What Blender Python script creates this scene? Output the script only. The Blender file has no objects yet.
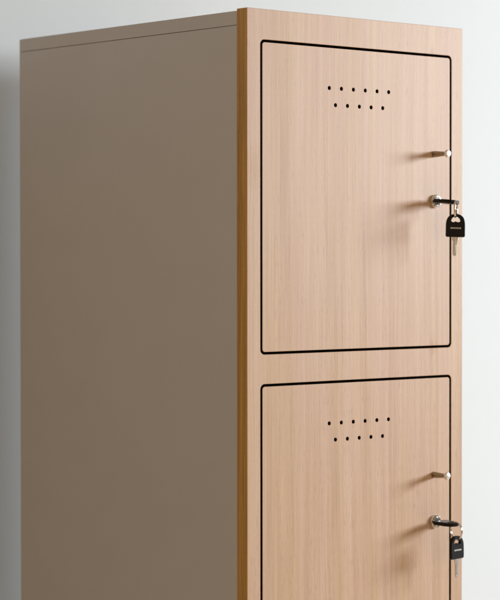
import bpy, bmesh, math, random
from mathutils import Vector, Matrix
random.seed(4)
S = bpy.context.scene
COL = S.collection
PI = math.pi

# ------------------------------------------------------------------ sizes (metres)
W, D, H = 0.400, 0.506, 1.820        # locker width, depth, height
T = 0.0202                           # thickness of the wooden front
PITCH = 0.4447                       # door to door
GAP = 0.150                           # the locker stands a little off the wall
ROOT = Vector((W/2, D/2, 0.0))

# ------------------------------------------------------------------ materials
def new_mat(name):
    m = bpy.data.materials.new(name); m.use_nodes = True
    nt = m.node_tree
    return m, nt, nt.nodes['Principled BSDF']

def N(nt, kind, **kw):
    n = nt.nodes.new(kind)
    for k, v in kw.items():
        setattr(n, k, v)
    return n

def mathn(nt, op, a, b=None, clamp=False):
    n = N(nt, 'ShaderNodeMath', operation=op, use_clamp=clamp)
    for i, v in enumerate((a, b)):
        if v is None: continue
        if isinstance(v, (int, float)): n.inputs[i].default_value = v
        else: nt.links.new(v, n.inputs[i])
    return n.outputs[0]

def mixc(nt, fac, a, b, blend='MIX'):
    n = N(nt, 'ShaderNodeMix', data_type='RGBA', blend_type=blend)
    for i, v in ((0, fac), (6, a), (7, b)):
        if isinstance(v, (int, float)): n.inputs[i].default_value = v
        elif isinstance(v, tuple): n.inputs[i].default_value = (*v, 1)
        else: nt.links.new(v, n.inputs[i])
    return n.outputs[2]

def ramp(nt, fac, stops):
    n = N(nt, 'ShaderNodeValToRGB')
    e = n.color_ramp.elements
    while len(e) < len(stops): e.new(0.5)
    for el, (p, c) in zip(e, stops):
        el.position = p; el.color = (*c, 1) if isinstance(c, tuple) else (c, c, c, 1)
    nt.links.new(fac, n.inputs[0])
    return n.outputs[0]

def stretched(nt, vec, scale):
    m = N(nt, 'ShaderNodeMapping')
    m.inputs['Scale'].default_value = scale
    nt.links.new(vec, m.inputs['Vector'])
    return m.outputs[0]

def noise(nt, vec, scale=1.0, detail=3.0, rough=0.55, distortion=0.0):
    n = N(nt, 'ShaderNodeTexNoise')
    n.inputs['Scale'].default_value = scale
    n.inputs['Detail'].default_value = detail
    n.inputs['Roughness'].default_value = rough
    n.inputs['Distortion'].default_value = distortion
    nt.links.new(vec, n.inputs['Vector'])
    return n.outputs[0]

def wood(name, light, mid, dark, pores=0.42, bands=1.0, rough=0.48, coat=0.08, knots=()):
    """quarter-sawn veneer: the grain runs along Z"""
    m, nt, p = new_mat(name)
    pos = N(nt, 'ShaderNodeNewGeometry').outputs['Position']
    # slow sideways wander of the grain
    wob = noise(nt, stretched(nt, pos, (6, 6, 1.6)), 1, 2)
    wobm = mathn(nt, 'MULTIPLY', mathn(nt, 'SUBTRACT', wob, 0.5), 0.022)
    cmb = N(nt, 'ShaderNodeCombineXYZ'); nt.links.new(wobm, cmb.inputs[0])
    add = N(nt, 'ShaderNodeVectorMath', operation='ADD')
    nt.links.new(pos, add.inputs[0]); nt.links.new(cmb.outputs[0], add.inputs[1])
    v = add.outputs[0]
    broad = noise(nt, stretched(nt, v, (36, 36, 0.9)), 1, 2)
    band = noise(nt, stretched(nt, v, (150, 150, 2.2)), 1, 3)
    fine = noise(nt, stretched(nt, v, (620, 620, 9)), 1, 3, 0.6)
    s = mathn(nt, 'ADD', mathn(nt, 'MULTIPLY', broad, 0.28*bands), mathn(nt, 'MULTIPLY', band, 0.36*bands))
    s = mathn(nt, 'ADD', s, mathn(nt, 'MULTIPLY', fine, 0.36*bands))
    s = mathn(nt, 'ADD', s, 0.5*(1-bands))
    c = ramp(nt, s, [(0.33, dark), (0.50, mid), (0.66, light)])
    hue = noise(nt, stretched(nt, v, (34, 34, 1.2)), 1, 2)
    c = mixc(nt, 1.0, c, ramp(nt, hue, [(0.36, (1.0, 0.985, 0.91)), (0.5, (0.99, 0.97, 0.965)), (0.64, (1.0, 0.963, 0.985))]), 'MULTIPLY')
    # short dark pores along the grain
    po = noise(nt, stretched(nt, v, (900, 900, 60)), 1, 2, 0.5)
    where = noise(nt, stretched(nt, v, (60, 60, 1.2)), 1, 2)
    pf = mathn(nt, 'MULTIPLY', ramp(nt, po, [(0.57, 0.0), (0.68, 1.0)]), ramp(nt, where, [(0.38, 0.25), (0.6, 1.0)]))
    c = mixc(nt, mathn(nt, 'MULTIPLY', pf, pores), c, tuple(x*0.55 for x in dark))
    # medullary flecks: short pale dashes
    fl = noise(nt, stretched(nt, v, (420, 420, 110)), 1, 1)
    c = mixc(nt, mathn(nt, 'MULTIPLY', ramp(nt, fl, [(0.62, 0.0), (0.72, 1.0)]), 0.16), c, tuple(min(1, x*1.15) for x in light))
    for (kx, kz, kr, ks) in knots:      # small resin stains
        sub = N(nt, 'ShaderNodeVectorMath', operation='SUBTRACT'); sub.inputs[1].default_value = (kx, 0, kz)
        nt.links.new(pos, sub.inputs[0])
        sc = N(nt, 'ShaderNodeVectorMath', operation='MULTIPLY'); sc.inputs[1].default_value = (1/kr, 0, 0.62/kr)
        nt.links.new(sub.outputs[0], sc.inputs[0])
        ln = N(nt, 'ShaderNodeVectorMath', operation='LENGTH'); nt.links.new(sc.outputs[0], ln.inputs[0])
        nn = mathn(nt, 'ADD', ln.outputs['Value'], mathn(nt, 'MULTIPLY', mathn(nt, 'SUBTRACT', band, 0.5), 1.2))
        kf = mathn(nt, 'MULTIPLY', ramp(nt, nn, [(0.0, 1.0), (1.0, 0.0)]), ks)
        c = mixc(nt, kf, c, (0.42, 0.20, 0.045))
    nt.links.new(c, p.inputs['Base Color'])
    r = mathn(nt, 'ADD', mathn(nt, 'MULTIPLY', fine, 0.12), rough - 0.06)
    nt.links.new(r, p.inputs['Roughness'])
    p.inputs['Coat Weight'].default_value = coat; p.inputs['Coat Roughness'].default_value = 0.55
    bp = N(nt, 'ShaderNodeBump'); bp.inputs['Strength'].default_value = 0.10; bp.inputs['Distance'].default_value = 0.0006
    h = mathn(nt, 'SUBTRACT', mathn(nt, 'MULTIPLY', fine, 0.5), pf)
    nt.links.new(h, bp.inputs['Height']); nt.links.new(bp.outputs[0], p.inputs['Normal'])
    return m

def plain(name, col, rough=0.5, metal=0.0, var=0.06, scale=40.0, bump=0.0, spec=0.5, dist=0.0004):
    m, nt, p = new_mat(name)
    pos = N(nt, 'ShaderNodeTexCoord').outputs['Object']
    n = noise(nt, pos, scale, 4, 0.6)
    c = ramp(nt, n, [(0.3, tuple(x*(1-var) for x in col)), (0.7, tuple(min(1, x*(1+var)) for x in col))])
    nt.links.new(c, p.inputs['Base Color'])
    p.inputs['Metallic'].default_value = metal
    p.inputs['Specular IOR Level'].default_value = spec
    r = mathn(nt, 'ADD', mathn(nt, 'MULTIPLY', n, 0.14), rough - 0.07)
    nt.links.new(r, p.inputs['Roughness'])
    if bump:
        b = N(nt, 'ShaderNodeBump'); b.inputs['Strength'].default_value = bump; b.inputs['Distance'].default_value = dist
        n2 = noise(nt, pos, scale*12, 3)
        nt.links.new(n2, b.inputs['Height']); nt.links.new(b.outputs[0], p.inputs['Normal'])
    return m

KNOTS = [(0.3405, H-0.4445, 0.010, 0.55), (0.339, H-0.0372, 0.007, 0.45), (0.008, H-0.205, 0.022, 0.30)]
M_VENEER = wood('oak veneer', (0.700, 0.532, 0.402), (0.615, 0.438, 0.304), (0.500, 0.325, 0.196), knots=KNOTS)
M_EDGE = wood('oak edge band', (0.70, 0.43, 0.13), (0.52, 0.295, 0.068), (0.33, 0.165, 0.028), pores=0.3, rough=0.5, coat=0.0)
M_DARK = plain('dark gap edge', (0.016, 0.010, 0.008), 0.6, spec=0.2)  # near-black colour deepens the shade inside door gaps and vent holes
M_MELA = plain('warm grey melamine', (0.545, 0.545, 0.562), 0.48, var=0.02, scale=9, bump=0.12, spec=0.35)
M_NICK = plain('shaded brushed nickel', (0.34, 0.29, 0.21), 0.28, 1.0, var=0.05, scale=300)  # knob sides: dim room reflection put into a darker colour
M_CHRM = plain('polished chrome', (0.80, 0.79, 0.77), 0.16, 1.0, var=0.03, scale=300)
M_SATN = plain('lit satin tip', (0.82, 0.81, 0.78), 0.36, 1.0, var=0.03, scale=300)  # knob tip: window reflection put into a paler colour
M_KEYM = plain('key steel', (0.78, 0.77, 0.74), 0.30, 1.0, var=0.10, scale=500)
M_PLST = plain('black plastic', (0.006, 0.006, 0.007), 0.36, var=0.2, scale=400, bump=0.15, spec=0.22)
M_MARK = plain('pale lettering', (0.90, 0.91, 0.92), 0.5)
M_WALL = plain('white wall paint', (0.635, 0.676, 0.690), 0.75, var=0.012, scale=3, bump=0.25, spec=0.25, dist=0.0012)
M_FLOOR = plain('warm floor', (0.60, 0.44, 0.29), 0.5, var=0.08, scale=6)

# ------------------------------------------------------------------ helpers
def link(name, bm, mats, parent=None, loc=(0, 0, 0), smooth=False, angle=35):
    bmesh.ops.recalc_face_normals(bm, faces=bm.faces)
    me = bpy.data.meshes.new(name); bm.to_mesh(me); bm.free()
    for m in (mats if isinstance(mats, (list, tuple)) else [mats]): me.materials.append(m)
    if smooth:
        me.shade_smooth(); me.set_sharp_from_angle(angle=math.radians(angle))
    o = bpy.data.objects.new(name, me); COL.objects.link(o)
    o.location = loc
    if parent: o.parent = parent
    return o

def empty(name, loc):
    o = bpy.data.objects.new(name, None); COL.objects.link(o)
    o.empty_display_size = 0.05; o.location = loc
    return o

def tag(o, label=None, cat=None, group=None, kind=None):
    if label: o['label'] = label
    if cat: o['category'] = cat
    if group: o['group'] = group
    if kind: o['kind'] = kind

def box(bm, lo, hi, bev=0.0006, seg=2):
    r = bmesh.ops.create_cube(bm, size=1)
    vs = r['verts']
    for v in vs:
        for i in range(3):
            v.co[i] = lo[i] if v.co[i] < 0 else hi[i]
    if bev:
        es = list({e for v in vs for e in v.link_edges})
        bmesh.ops.bevel(bm, geom=es, offset=bev, segments=seg, affect='EDGES', profile=0.5)

def rrect(x0, x1, z0, z1, r, seg=8):
    """loop function: off > 0 shrinks the outline"""
    def f(off):
        rr = max(r - off, 0.0003)
        a0, a1, b0, b1 = x0+off, x1-off, z0+off, z1-off
        pts = []
        for cx, cz, s in ((a1-rr, b1-rr, 0), (a0+rr, b1-rr, 1), (a0+rr, b0+rr, 2), (a1-rr, b0+rr, 3)):
            for k in range(seg+1):
                t = (s + k/seg)*PI/2
                pts.append((cx+rr*math.cos(t), cz+rr*math.sin(t)))
        return pts
    return f

def disc(cx, cz, r, seg=20):
    return lambda off: [(cx+(r-off)*math.cos(2*PI*k/seg), cz+(r-off)*math.sin(2*PI*k/seg)) for k in range(seg)]

def plate(bm, outer, holes, y0, y1, ch, side_mat=1, hole_mat=2, back_ch=None, to3=lambda x, y, z: (x, y, z)):
    """flat panel in XZ with openings, front at y0 (chamfer ch), back at y1"""
    bc = ch if back_ch is None else back_ch
    levels = [(y0, ch), (y0+ch, 0.0), (y1-bc, 0.0), (y1, bc)]
    front, back = [], []
    for k, lf in enumerate([outer]+list(holes)):
        sgn = 1 if k == 0 else -1
        rings = []
        for (y, off) in levels:
            rings.append([bm.verts.new(to3(x, y, z)) for x, z in lf(sgn*off)])
        n = len(rings[0])
        for li, (a, b) in enumerate(zip(rings[:-1], rings[1:])):
            for i in range(n):
                f = bm.faces.new((a[i], a[(i+1) % n], b[(i+1) % n], b[i]))
                f.material_index = (0 if li == 0 else (side_mat if k == 0 else hole_mat))
        for ring, store in ((rings[0], front), (rings[-1], back)):
            store.extend(bm.edges.get((ring[i], ring[(i+1) % n])) for i in range(n))
    bmesh.ops.triangle_fill(bm, edges=front, use_beauty=True)
    bmesh.ops.triangle_fill(bm, edges=back, use_beauty=True)

def lathe(bm, prof, cx, cz, seg=40, mat=0):
    """profile of (distance out from the door, radius) turned about the -Y axis"""
    rings = []
    for (o, r) in prof:
        if r < 1e-6: rings.append([bm.verts.new((cx, -o, cz))])
        else: rings.append([bm.verts.new((cx+r*math.cos(2*PI*k/seg), -o, cz+r*math.sin(2*PI*k/seg))) for k in range(seg)])
    for a, b in zip(rings[:-1], rings[1:]):
        for k in range(seg):
            k2 = (k+1) % seg
            if len(a) == 1 and len(b) == 1: continue
            if len(a) == 1: f = bm.faces.new((a[0], b[k2], b[k]))
            elif len(b) == 1: f = bm.faces.new((a[k], a[k2], b[0]))
            else: f = bm.faces.new((a[k], a[k2], b[k2], b[k]))
            f.material_index = mat

# ------------------------------------------------------------------ setting
bm = bmesh.new(); box(bm, (-2.6, D+GAP, 0.0), (3.4, D+GAP+0.12, 2.9), 0)
wall = link('wall', bm, M_WALL); tag(wall, kind='structure')
bm = bmesh.new(); box(bm, (-2.6, -3.2, -0.06), (3.4, D+GAP+0.12, -0.0005), 0)
floor = link('floor', bm, M_FLOOR); tag(floor, kind='structure')

# ------------------------------------------------------------------ locker
locker = empty('locker', ROOT)
tag(locker, 'tall oak fronted locker with warm grey sides and black outlined doors against white wall', 'locker')
LOC = -ROOT          # meshes are written in room coordinates; each part sits back by the root

G = 0.0034           # gap round each door
GL, GR = 0.0610*W, 0.9397*W          # groove centre lines
DX0, DX1 = GL+G/2, GR-G/2
Z_TOP = H - 0.1021*W                 # groove centre above the first door
Z_BOT = H - 1.1098*W

openings = [rrect(GL-G/2, GR+G/2, Z_BOT-G/2-i*PITCH, Z_TOP+G/2-i*PITCH, 0.0068) for i in range(4)]
bm = bmesh.new()
plate(bm, rrect(0, W, 0, H, 0.0004, 1), openings, 0.0, T, 0.0005)
link('front_frame', bm, [M_VENEER, M_EDGE, M_DARK], locker, LOC)

TH = 0.0182; SEAM = 0.0006; ZB = H-0.0024
bm = bmesh.new(); box(bm, (0.0006, T+0.0004, ZB-TH), (W-0.0006, D-0.004, ZB), 0.0005)
link('top_panel', bm, M_MELA, locker, LOC)
for x0 in (0.0006, W-0.0006-0.0182):
    bm = bmesh.new(); box(bm, (x0, T+0.0004, 0.0), (x0+0.0182, D-0.004, ZB-TH-SEAM), 0.0005)
    link('side_panel', bm, M_MELA, locker, LOC)
bm = bmesh.new(); box(bm, (0.0010, D-0.0038, 0.002), (W-0.0010, D, ZB-0.0006), 0.0003)
link('back_panel', bm, M_MELA, locker, LOC)
for k in range(4):
    z = H-0.0408-0.4240-k*PITCH
    bm = bmesh.new(); box(bm, (0.0190, T+0.0006, z-0.009), (W-0.0190, D-0.0104, z+0.009), 0)
    link('shelf', bm, M_MELA, locker, LOC)

# the first door with its knob and lock; the other three are copies
KX, KZ = 0.3428, H-0.1772
LX, LZ = 0.3450, H-0.2424
vents = [disc(0.1443+0.02208*i, H-0.0957, 0.0026) for i in range(6)] + [disc(0.1556+0.02195*i, H-0.1179, 0.0026) for i in range(5)]
bm = bmesh.new()
plate(bm, rrect(DX0, DX1, Z_BOT+G/2, Z_TOP-G/2, 0.0040), vents, 0.0, T-0.001, 0.0004)
door = link('door', bm, [M_VENEER, M_DARK, M_DARK], locker, LOC)
bm = bmesh.new()
lathe(bm, [(-0.001, 0.0), (-0.001, 0.0044), (0.0, 0.0044), (0.0022, 0.00435), (0.010, 0.0038), (0.0170, 0.0032), (0.0200, 0.0031),
           (0.0222, 0.0036), (0.0236, 0.0047), (0.0250, 0.0052), (0.0268, 0.0052), (0.0274, 0.0048), (0.0277, 0.0040), (0.0279, 0.0024), (0.02795, 0.0)], KX, KZ)
for f in bm.faces:
    if f.calc_center_median().y < -0.0240: f.material_index = 1
knob = link('knob', bm, [M_NICK, M_SATN], door, smooth=True, angle=50)
bm = bmesh.new()
lathe(bm, [(-0.001, 0.0), (-0.001, 0.0094), (0.0, 0.0094), (0.0022, 0.0094), (0.0034, 0.0090), (0.0040, 0.0082), (0.0041, 0.0070),
           (0.0036, 0.0064), (0.0036, 0.0061), (0.0044, 0.0059), (0.0046, 0.0056), (0.0046, 0.0)], LX, LZ, mat=0)
box(bm, (LX-0.0044, -0.00475, LZ-0.0008), (LX+0.0044, -0.0044, LZ+0.0008), 0)
for f in bm.faces:
    if f.calc_center_median().y < -0.00455 and abs(f.calc_center_median().z-LZ) < 0.0009 and len(f.verts) == 4: f.material_index = 1
lock = link('lock', bm, [M_CHRM, M_DARK], door, smooth=True, angle=30)
for i in (1, 2, 3):
    d = door.copy(); COL.objects.link(d); d.location = LOC + Vector((0, 0, -i*PITCH)); d.parent = locker
    for ch in (knob, lock):
        c = ch.copy(); COL.objects.link(c); c.parent = d

# ------------------------------------------------------------------ keys
def bow_outline(off):
    """black plastic key head: straight foot, round shoulders; v = 0 at the blade"""
    hw, v0, v1, rc = 0.0125-off, 0.0+off, 0.030-off, 0.0022
    pts = []
    ex, ey, cv = hw, 0.0145-off, 0.0155
    for k in range(17):
        t = PI*k/16
        c, s = math.cos(t), math.sin(t)
        p = 2.0/2.35
        pts.append((ex*abs(c)**p*(1 if c >= 0 else -1), cv+ey*abs(s)**p))
    for cx, sgn, a0 in ((-hw+rc, 0, PI), (hw-rc, 0, 1.5*PI)):
        for k in range(5):
            t = a0 + k/4*PI/2
            pts.append((cx+rc*math.cos(t), v0+rc+rc*math.sin(t)))
    return pts

def bow_hole(off):
    """kidney shaped opening under the top of the head"""
    pts = []
    r = 1.0
    cx0, cv0 = 0.0, 0.0205
    for k in range(15):                                   # upper arch
        t = PI*k/14
        pts.append((cx0+(0.0062-off)*math.cos(t), cv0+(0.0060-off)*math.sin(t)))
    for k in range(1, 8):                                 # sagging floor with a bump in the middle
        u = -1+2*k/8
        pts.append((cx0+u*(0.0062-off), cv0-0.0012*(1-(2*abs(u)-1)**2) + off))
    return pts

def key_meshes(parent, M, in_lock):
    """one key: local u = width, v = along, w = thickness; M places it in the thing's space"""
    th = 0.0024
    def t3(x, y, z): return M @ Vector((x, y, z))
    k0 = bmesh.new()
    # blade: shank, shoulder and cuts, a flat profile with thickness
    L = -0.0245
    prof = [(-0.0036, 0.002), (-0.0042, -0.0004), (-0.0042, -0.0042), (-0.0031, -0.0056), (-0.0031, L+0.003), (-0.0014, L),
            (0.0008, L), (0.0024, L+0.0024), (0.0018, L+0.0050), (0.0026, L+0.0068), (0.0013, L+0.0090), (0.0024, L+0.0112),
            (0.0016, L+0.0135), (0.0029, L+0.0160), (0.0031, -0.0056), (0.0042, -0.0042), (0.0042, -0.0004), (0.0036, 0.002)]
    prof = prof if not in_lock else [(-0.0034, 0.002), (-0.0034, -0.0125), (0.0034, -0.0125), (0.0034, 0.002)]
    plate(k0, lambda off: [(x*(1-off*150), z) for x, z in prof], [], -0.0010, 0.0010, 0.0008, 0, 0, to3=t3)
    # milled groove ridge along the blade
    if not in_lock:
        for s in (-1, 1):
            b = bmesh.new(); box(b, (-0.0008, -0.0013 if s < 0 else 0.0010, L+0.004), (0.0006, -0.0010 if s < 0 else 0.0013, -0.001), 0.0001, 1)
            b.transform(M); me = bpy.data.meshes.new('t'); b.to_mesh(me); b.free(); k0.from_mesh(me); bpy.data.meshes.remove(me)
    key = link('key', k0, M_KEYM, parent)
    b = bmesh.new()
    plate(b, bow_outline, [bow_hole], -th, th, 0.0006, 0, 0, to3=t3)
    bow = link('bow', b, M_PLST, key, smooth=True, angle=28)
    # row of tiny pale letters moulded on the head, both faces
    b = bmesh.new()
    x = -0.0067
    for wch in (0.0017, 0.0014, 0.0020, 0.0014, 0.0017, 0.0012):
        for s in (-1, 1):
            y0, y1 = (th-0.0001, th+0.00012) if s > 0 else (-th-0.00012, -th+0.0001)
            for (a0, a1, c0, c1) in ((0, 0.00045, 0.0, 0.0016), (wch-0.00045, wch, 0.0, 0.0016), (0.00045, wch-0.00045, 0.0006, 0.0010)):
                box(b, (x+a0, y0, 0.0106+c0*1.3), (x+a1, y1, 0.0106+c1*1.3), 0)
        x += wch+0.0008
    b.transform(M)
    link('lettering', b, M_MARK, key)
    return key

def ring_mesh(parent, c, h, R, r=0.00075):
    """split ring: two close turns of wire in the plane of h and Z"""
    b = bmesh.new()
    nrm = h.cross(Vector((0, 0, 1))).normalized()
    for s in (-1, 1):
        rows = []
        for i in range(48):
            t = 2*PI*i/48
            d = h*math.cos(t) + Vector((0, 0, 1))*math.sin(t)
            ctr = c + d*R + nrm*(s*r*0.92)
            rows.append([b.verts.new(ctr + (d*math.cos(2*PI*j/10) + nrm*math.sin(2*PI*j/10))*r) for j in range(10)])
        for i in range(48):
            for j in range(10):
                b.faces.new((rows[i][j], rows[i][(j+1) % 10], rows[(i+1) % 48][(j+1) % 10], rows[(i+1) % 48][j]))
    return link('key_ring', b, M_CHRM, parent, smooth=True, angle=60)

def key_set(dz, label, roll, ring_h, ring_R, hang_u, bar_x, tilt, twist, gap=0.0042):
    """a key in the lock, a split ring through its head and a second key hanging from the ring"""
    base = Vector((LX, -0.0046, LZ-dz))
    t = empty('key_set', base); tag(t, label, 'keys', 'key pairs left in the locker locks')
    # key in the lock: u -> X, v -> -Y (out of the door), w -> Z
    B = Matrix(((1, 0, 0), (0, 0, -1), (0, 1, 0))).to_4x4()
    M = Matrix.Translation((0, 0, 0)) @ Matrix.Rotation(roll, 4, 'Y') @ Matrix.Rotation(tilt, 4, 'X') @ Matrix.Translation((0, -gap, 0)) @ B @ Matrix.Scale(1.06, 4)
    key_meshes(t, M, True)
    # the bar of the head over which the ring hangs
    bar = M @ Vector((bar_x, 0, 0.0282 - 0.6*abs(bar_x)))
    h = Vector((ring_h[0], ring_h[1], 0)).normalized()
    c = bar + Vector((0, 0, -ring_R + 0.0030)) + h*0.0006
    ring_mesh(t, c, h, ring_R)
    # hanging key: top bar of its head rests on the bottom of the ring
    u = Vector((hang_u[0], hang_u[1], 0)).normalized()
    w = Vector((0, 0, 1)).cross(u)
    R3 = Matrix((u, w, Vector((0, 0, 1)))).transposed().to_4x4()
    bot = c + Vector((0, 0, -ring_R + 0.0009))
    M2 = Matrix.Translation(bot) @ Matrix.Rotation(twist, 4, w) @ R3 @ Matrix.Scale(1.06, 4) @ Matrix.Translation((0.0, 0, -0.0258))
    key_meshes(t, M2, False)
    return t

VIEW = Vector((0.657, 0.754, 0))
key_set(0.0, 'black headed keys in the lock of the uppermost door, broad head hanging',
        math.radians(5), (0.80, 0.60), 0.0122, (0.80, -0.60), 0.002, math.radians(3.0), math.radians(1.5))
key_set(PITCH, 'black headed keys in the lock of the second door from the top, narrow head hanging',
        math.radians(1), (-0.15, -1.0), 0.0122, (0.97, 0.05), 0.0055, math.radians(1.5), math.radians(-1.0))

# ------------------------------------------------------------------ light: one tall window to the right, warm dim room, added front fill
w = bpy.data.worlds.new('World'); S.world = w; w.use_nodes = True
nt = w.node_tree; bg = nt.nodes['Background']
bg.inputs['Strength'].default_value = 0.42
# the rest of the room: warm, dim, uneven
dirv = N(nt, 'ShaderNodeTexCoord').outputs['Generated']
rn = noise(nt, stretched(nt, dirv, (1.6, 1.6, 2.2)), 1, 2, 0.5)
sx = N(nt, 'ShaderNodeSeparateXYZ'); nt.links.new(dirv, sx.inputs[0])
rn = mathn(nt, 'ADD', rn, mathn(nt, 'MULTIPLY', sx.outputs[0], -0.10))
rn = mathn(nt, 'ADD', rn, mathn(nt, 'MULTIPLY', sx.outputs[1], 0.16))
nt.links.new(ramp(nt, rn, [(0.36, (0.42, 0.285, 0.175)), (0.50, (1.0, 0.725, 0.47)), (0.66, (1.75, 1.33, 0.93))]), bg.inputs['Color'])
la = bpy.data.lights.new('window_light', 'AREA'); la.shape = 'RECTANGLE'; la.size = 1.60; la.size_y = 1.00
la.energy = 282; la.color = (0.86, 0.93, 1.0)
lo = bpy.data.objects.new('window_light', la); COL.objects.link(lo)
lo.location = (4.35, -1.86, 2.18)
lo.rotation_euler = (Vector((0.2, 0.1, 1.45)) - lo.location).to_track_quat('-Z', 'Y').to_euler()

lb = bpy.data.lights.new('front_fill_light', 'AREA'); lb.shape = 'RECTANGLE'; lb.size = 2.0; lb.size_y = 1.2  # added unseen fill in front, lifts the shaded wall and door shadows
lb.energy = 22; lb.color = (1.0, 0.78, 0.52)
lp = bpy.data.objects.new('front_fill_light', lb); COL.objects.link(lp)
lp.location = (-0.1, -4.6, 1.7)
lp.rotation_euler = (Vector((0.1, 0.3, 1.4)) - lp.location).to_track_quat('-Z', 'Y').to_euler()

# ------------------------------------------------------------------ camera (solved from the photograph)
yaw, pit, rol = 0.7166, -0.0194, -0.0006
fwd = Vector((math.sin(yaw)*math.cos(pit), math.cos(yaw)*math.cos(pit), math.sin(pit)))
rt = Vector((math.cos(yaw), -math.sin(yaw), 0)); up = rt.cross(fwd)
r2 = math.cos(rol)*rt + math.sin(rol)*up; u2 = -math.sin(rol)*rt + math.cos(rol)*up
cd = bpy.data.cameras.new('camera'); cam = bpy.data.objects.new('camera', cd); COL.objects.link(cam)
R = Matrix((r2, u2, -fwd)).transposed().to_4x4()
cam.matrix_world = Matrix.Translation((-4.5438*W, -5.2301*W, H-0.802*W)) @ R
cd.sensor_fit = 'HORIZONTAL'; cd.sensor_width = 36; cd.lens = 36*2161.94/500
cd.clip_end = 100
cd.dof.use_dof = True; cd.dof.focus_distance = 2.88; cd.dof.aperture_fstop = 5.6
S.camera = cam

S.view_settings.view_transform = 'Standard'; S.view_settings.look = 'None'
S.view_settings.exposure = 0; S.view_settings.gamma = 1
S.cycles.max_bounces = 8
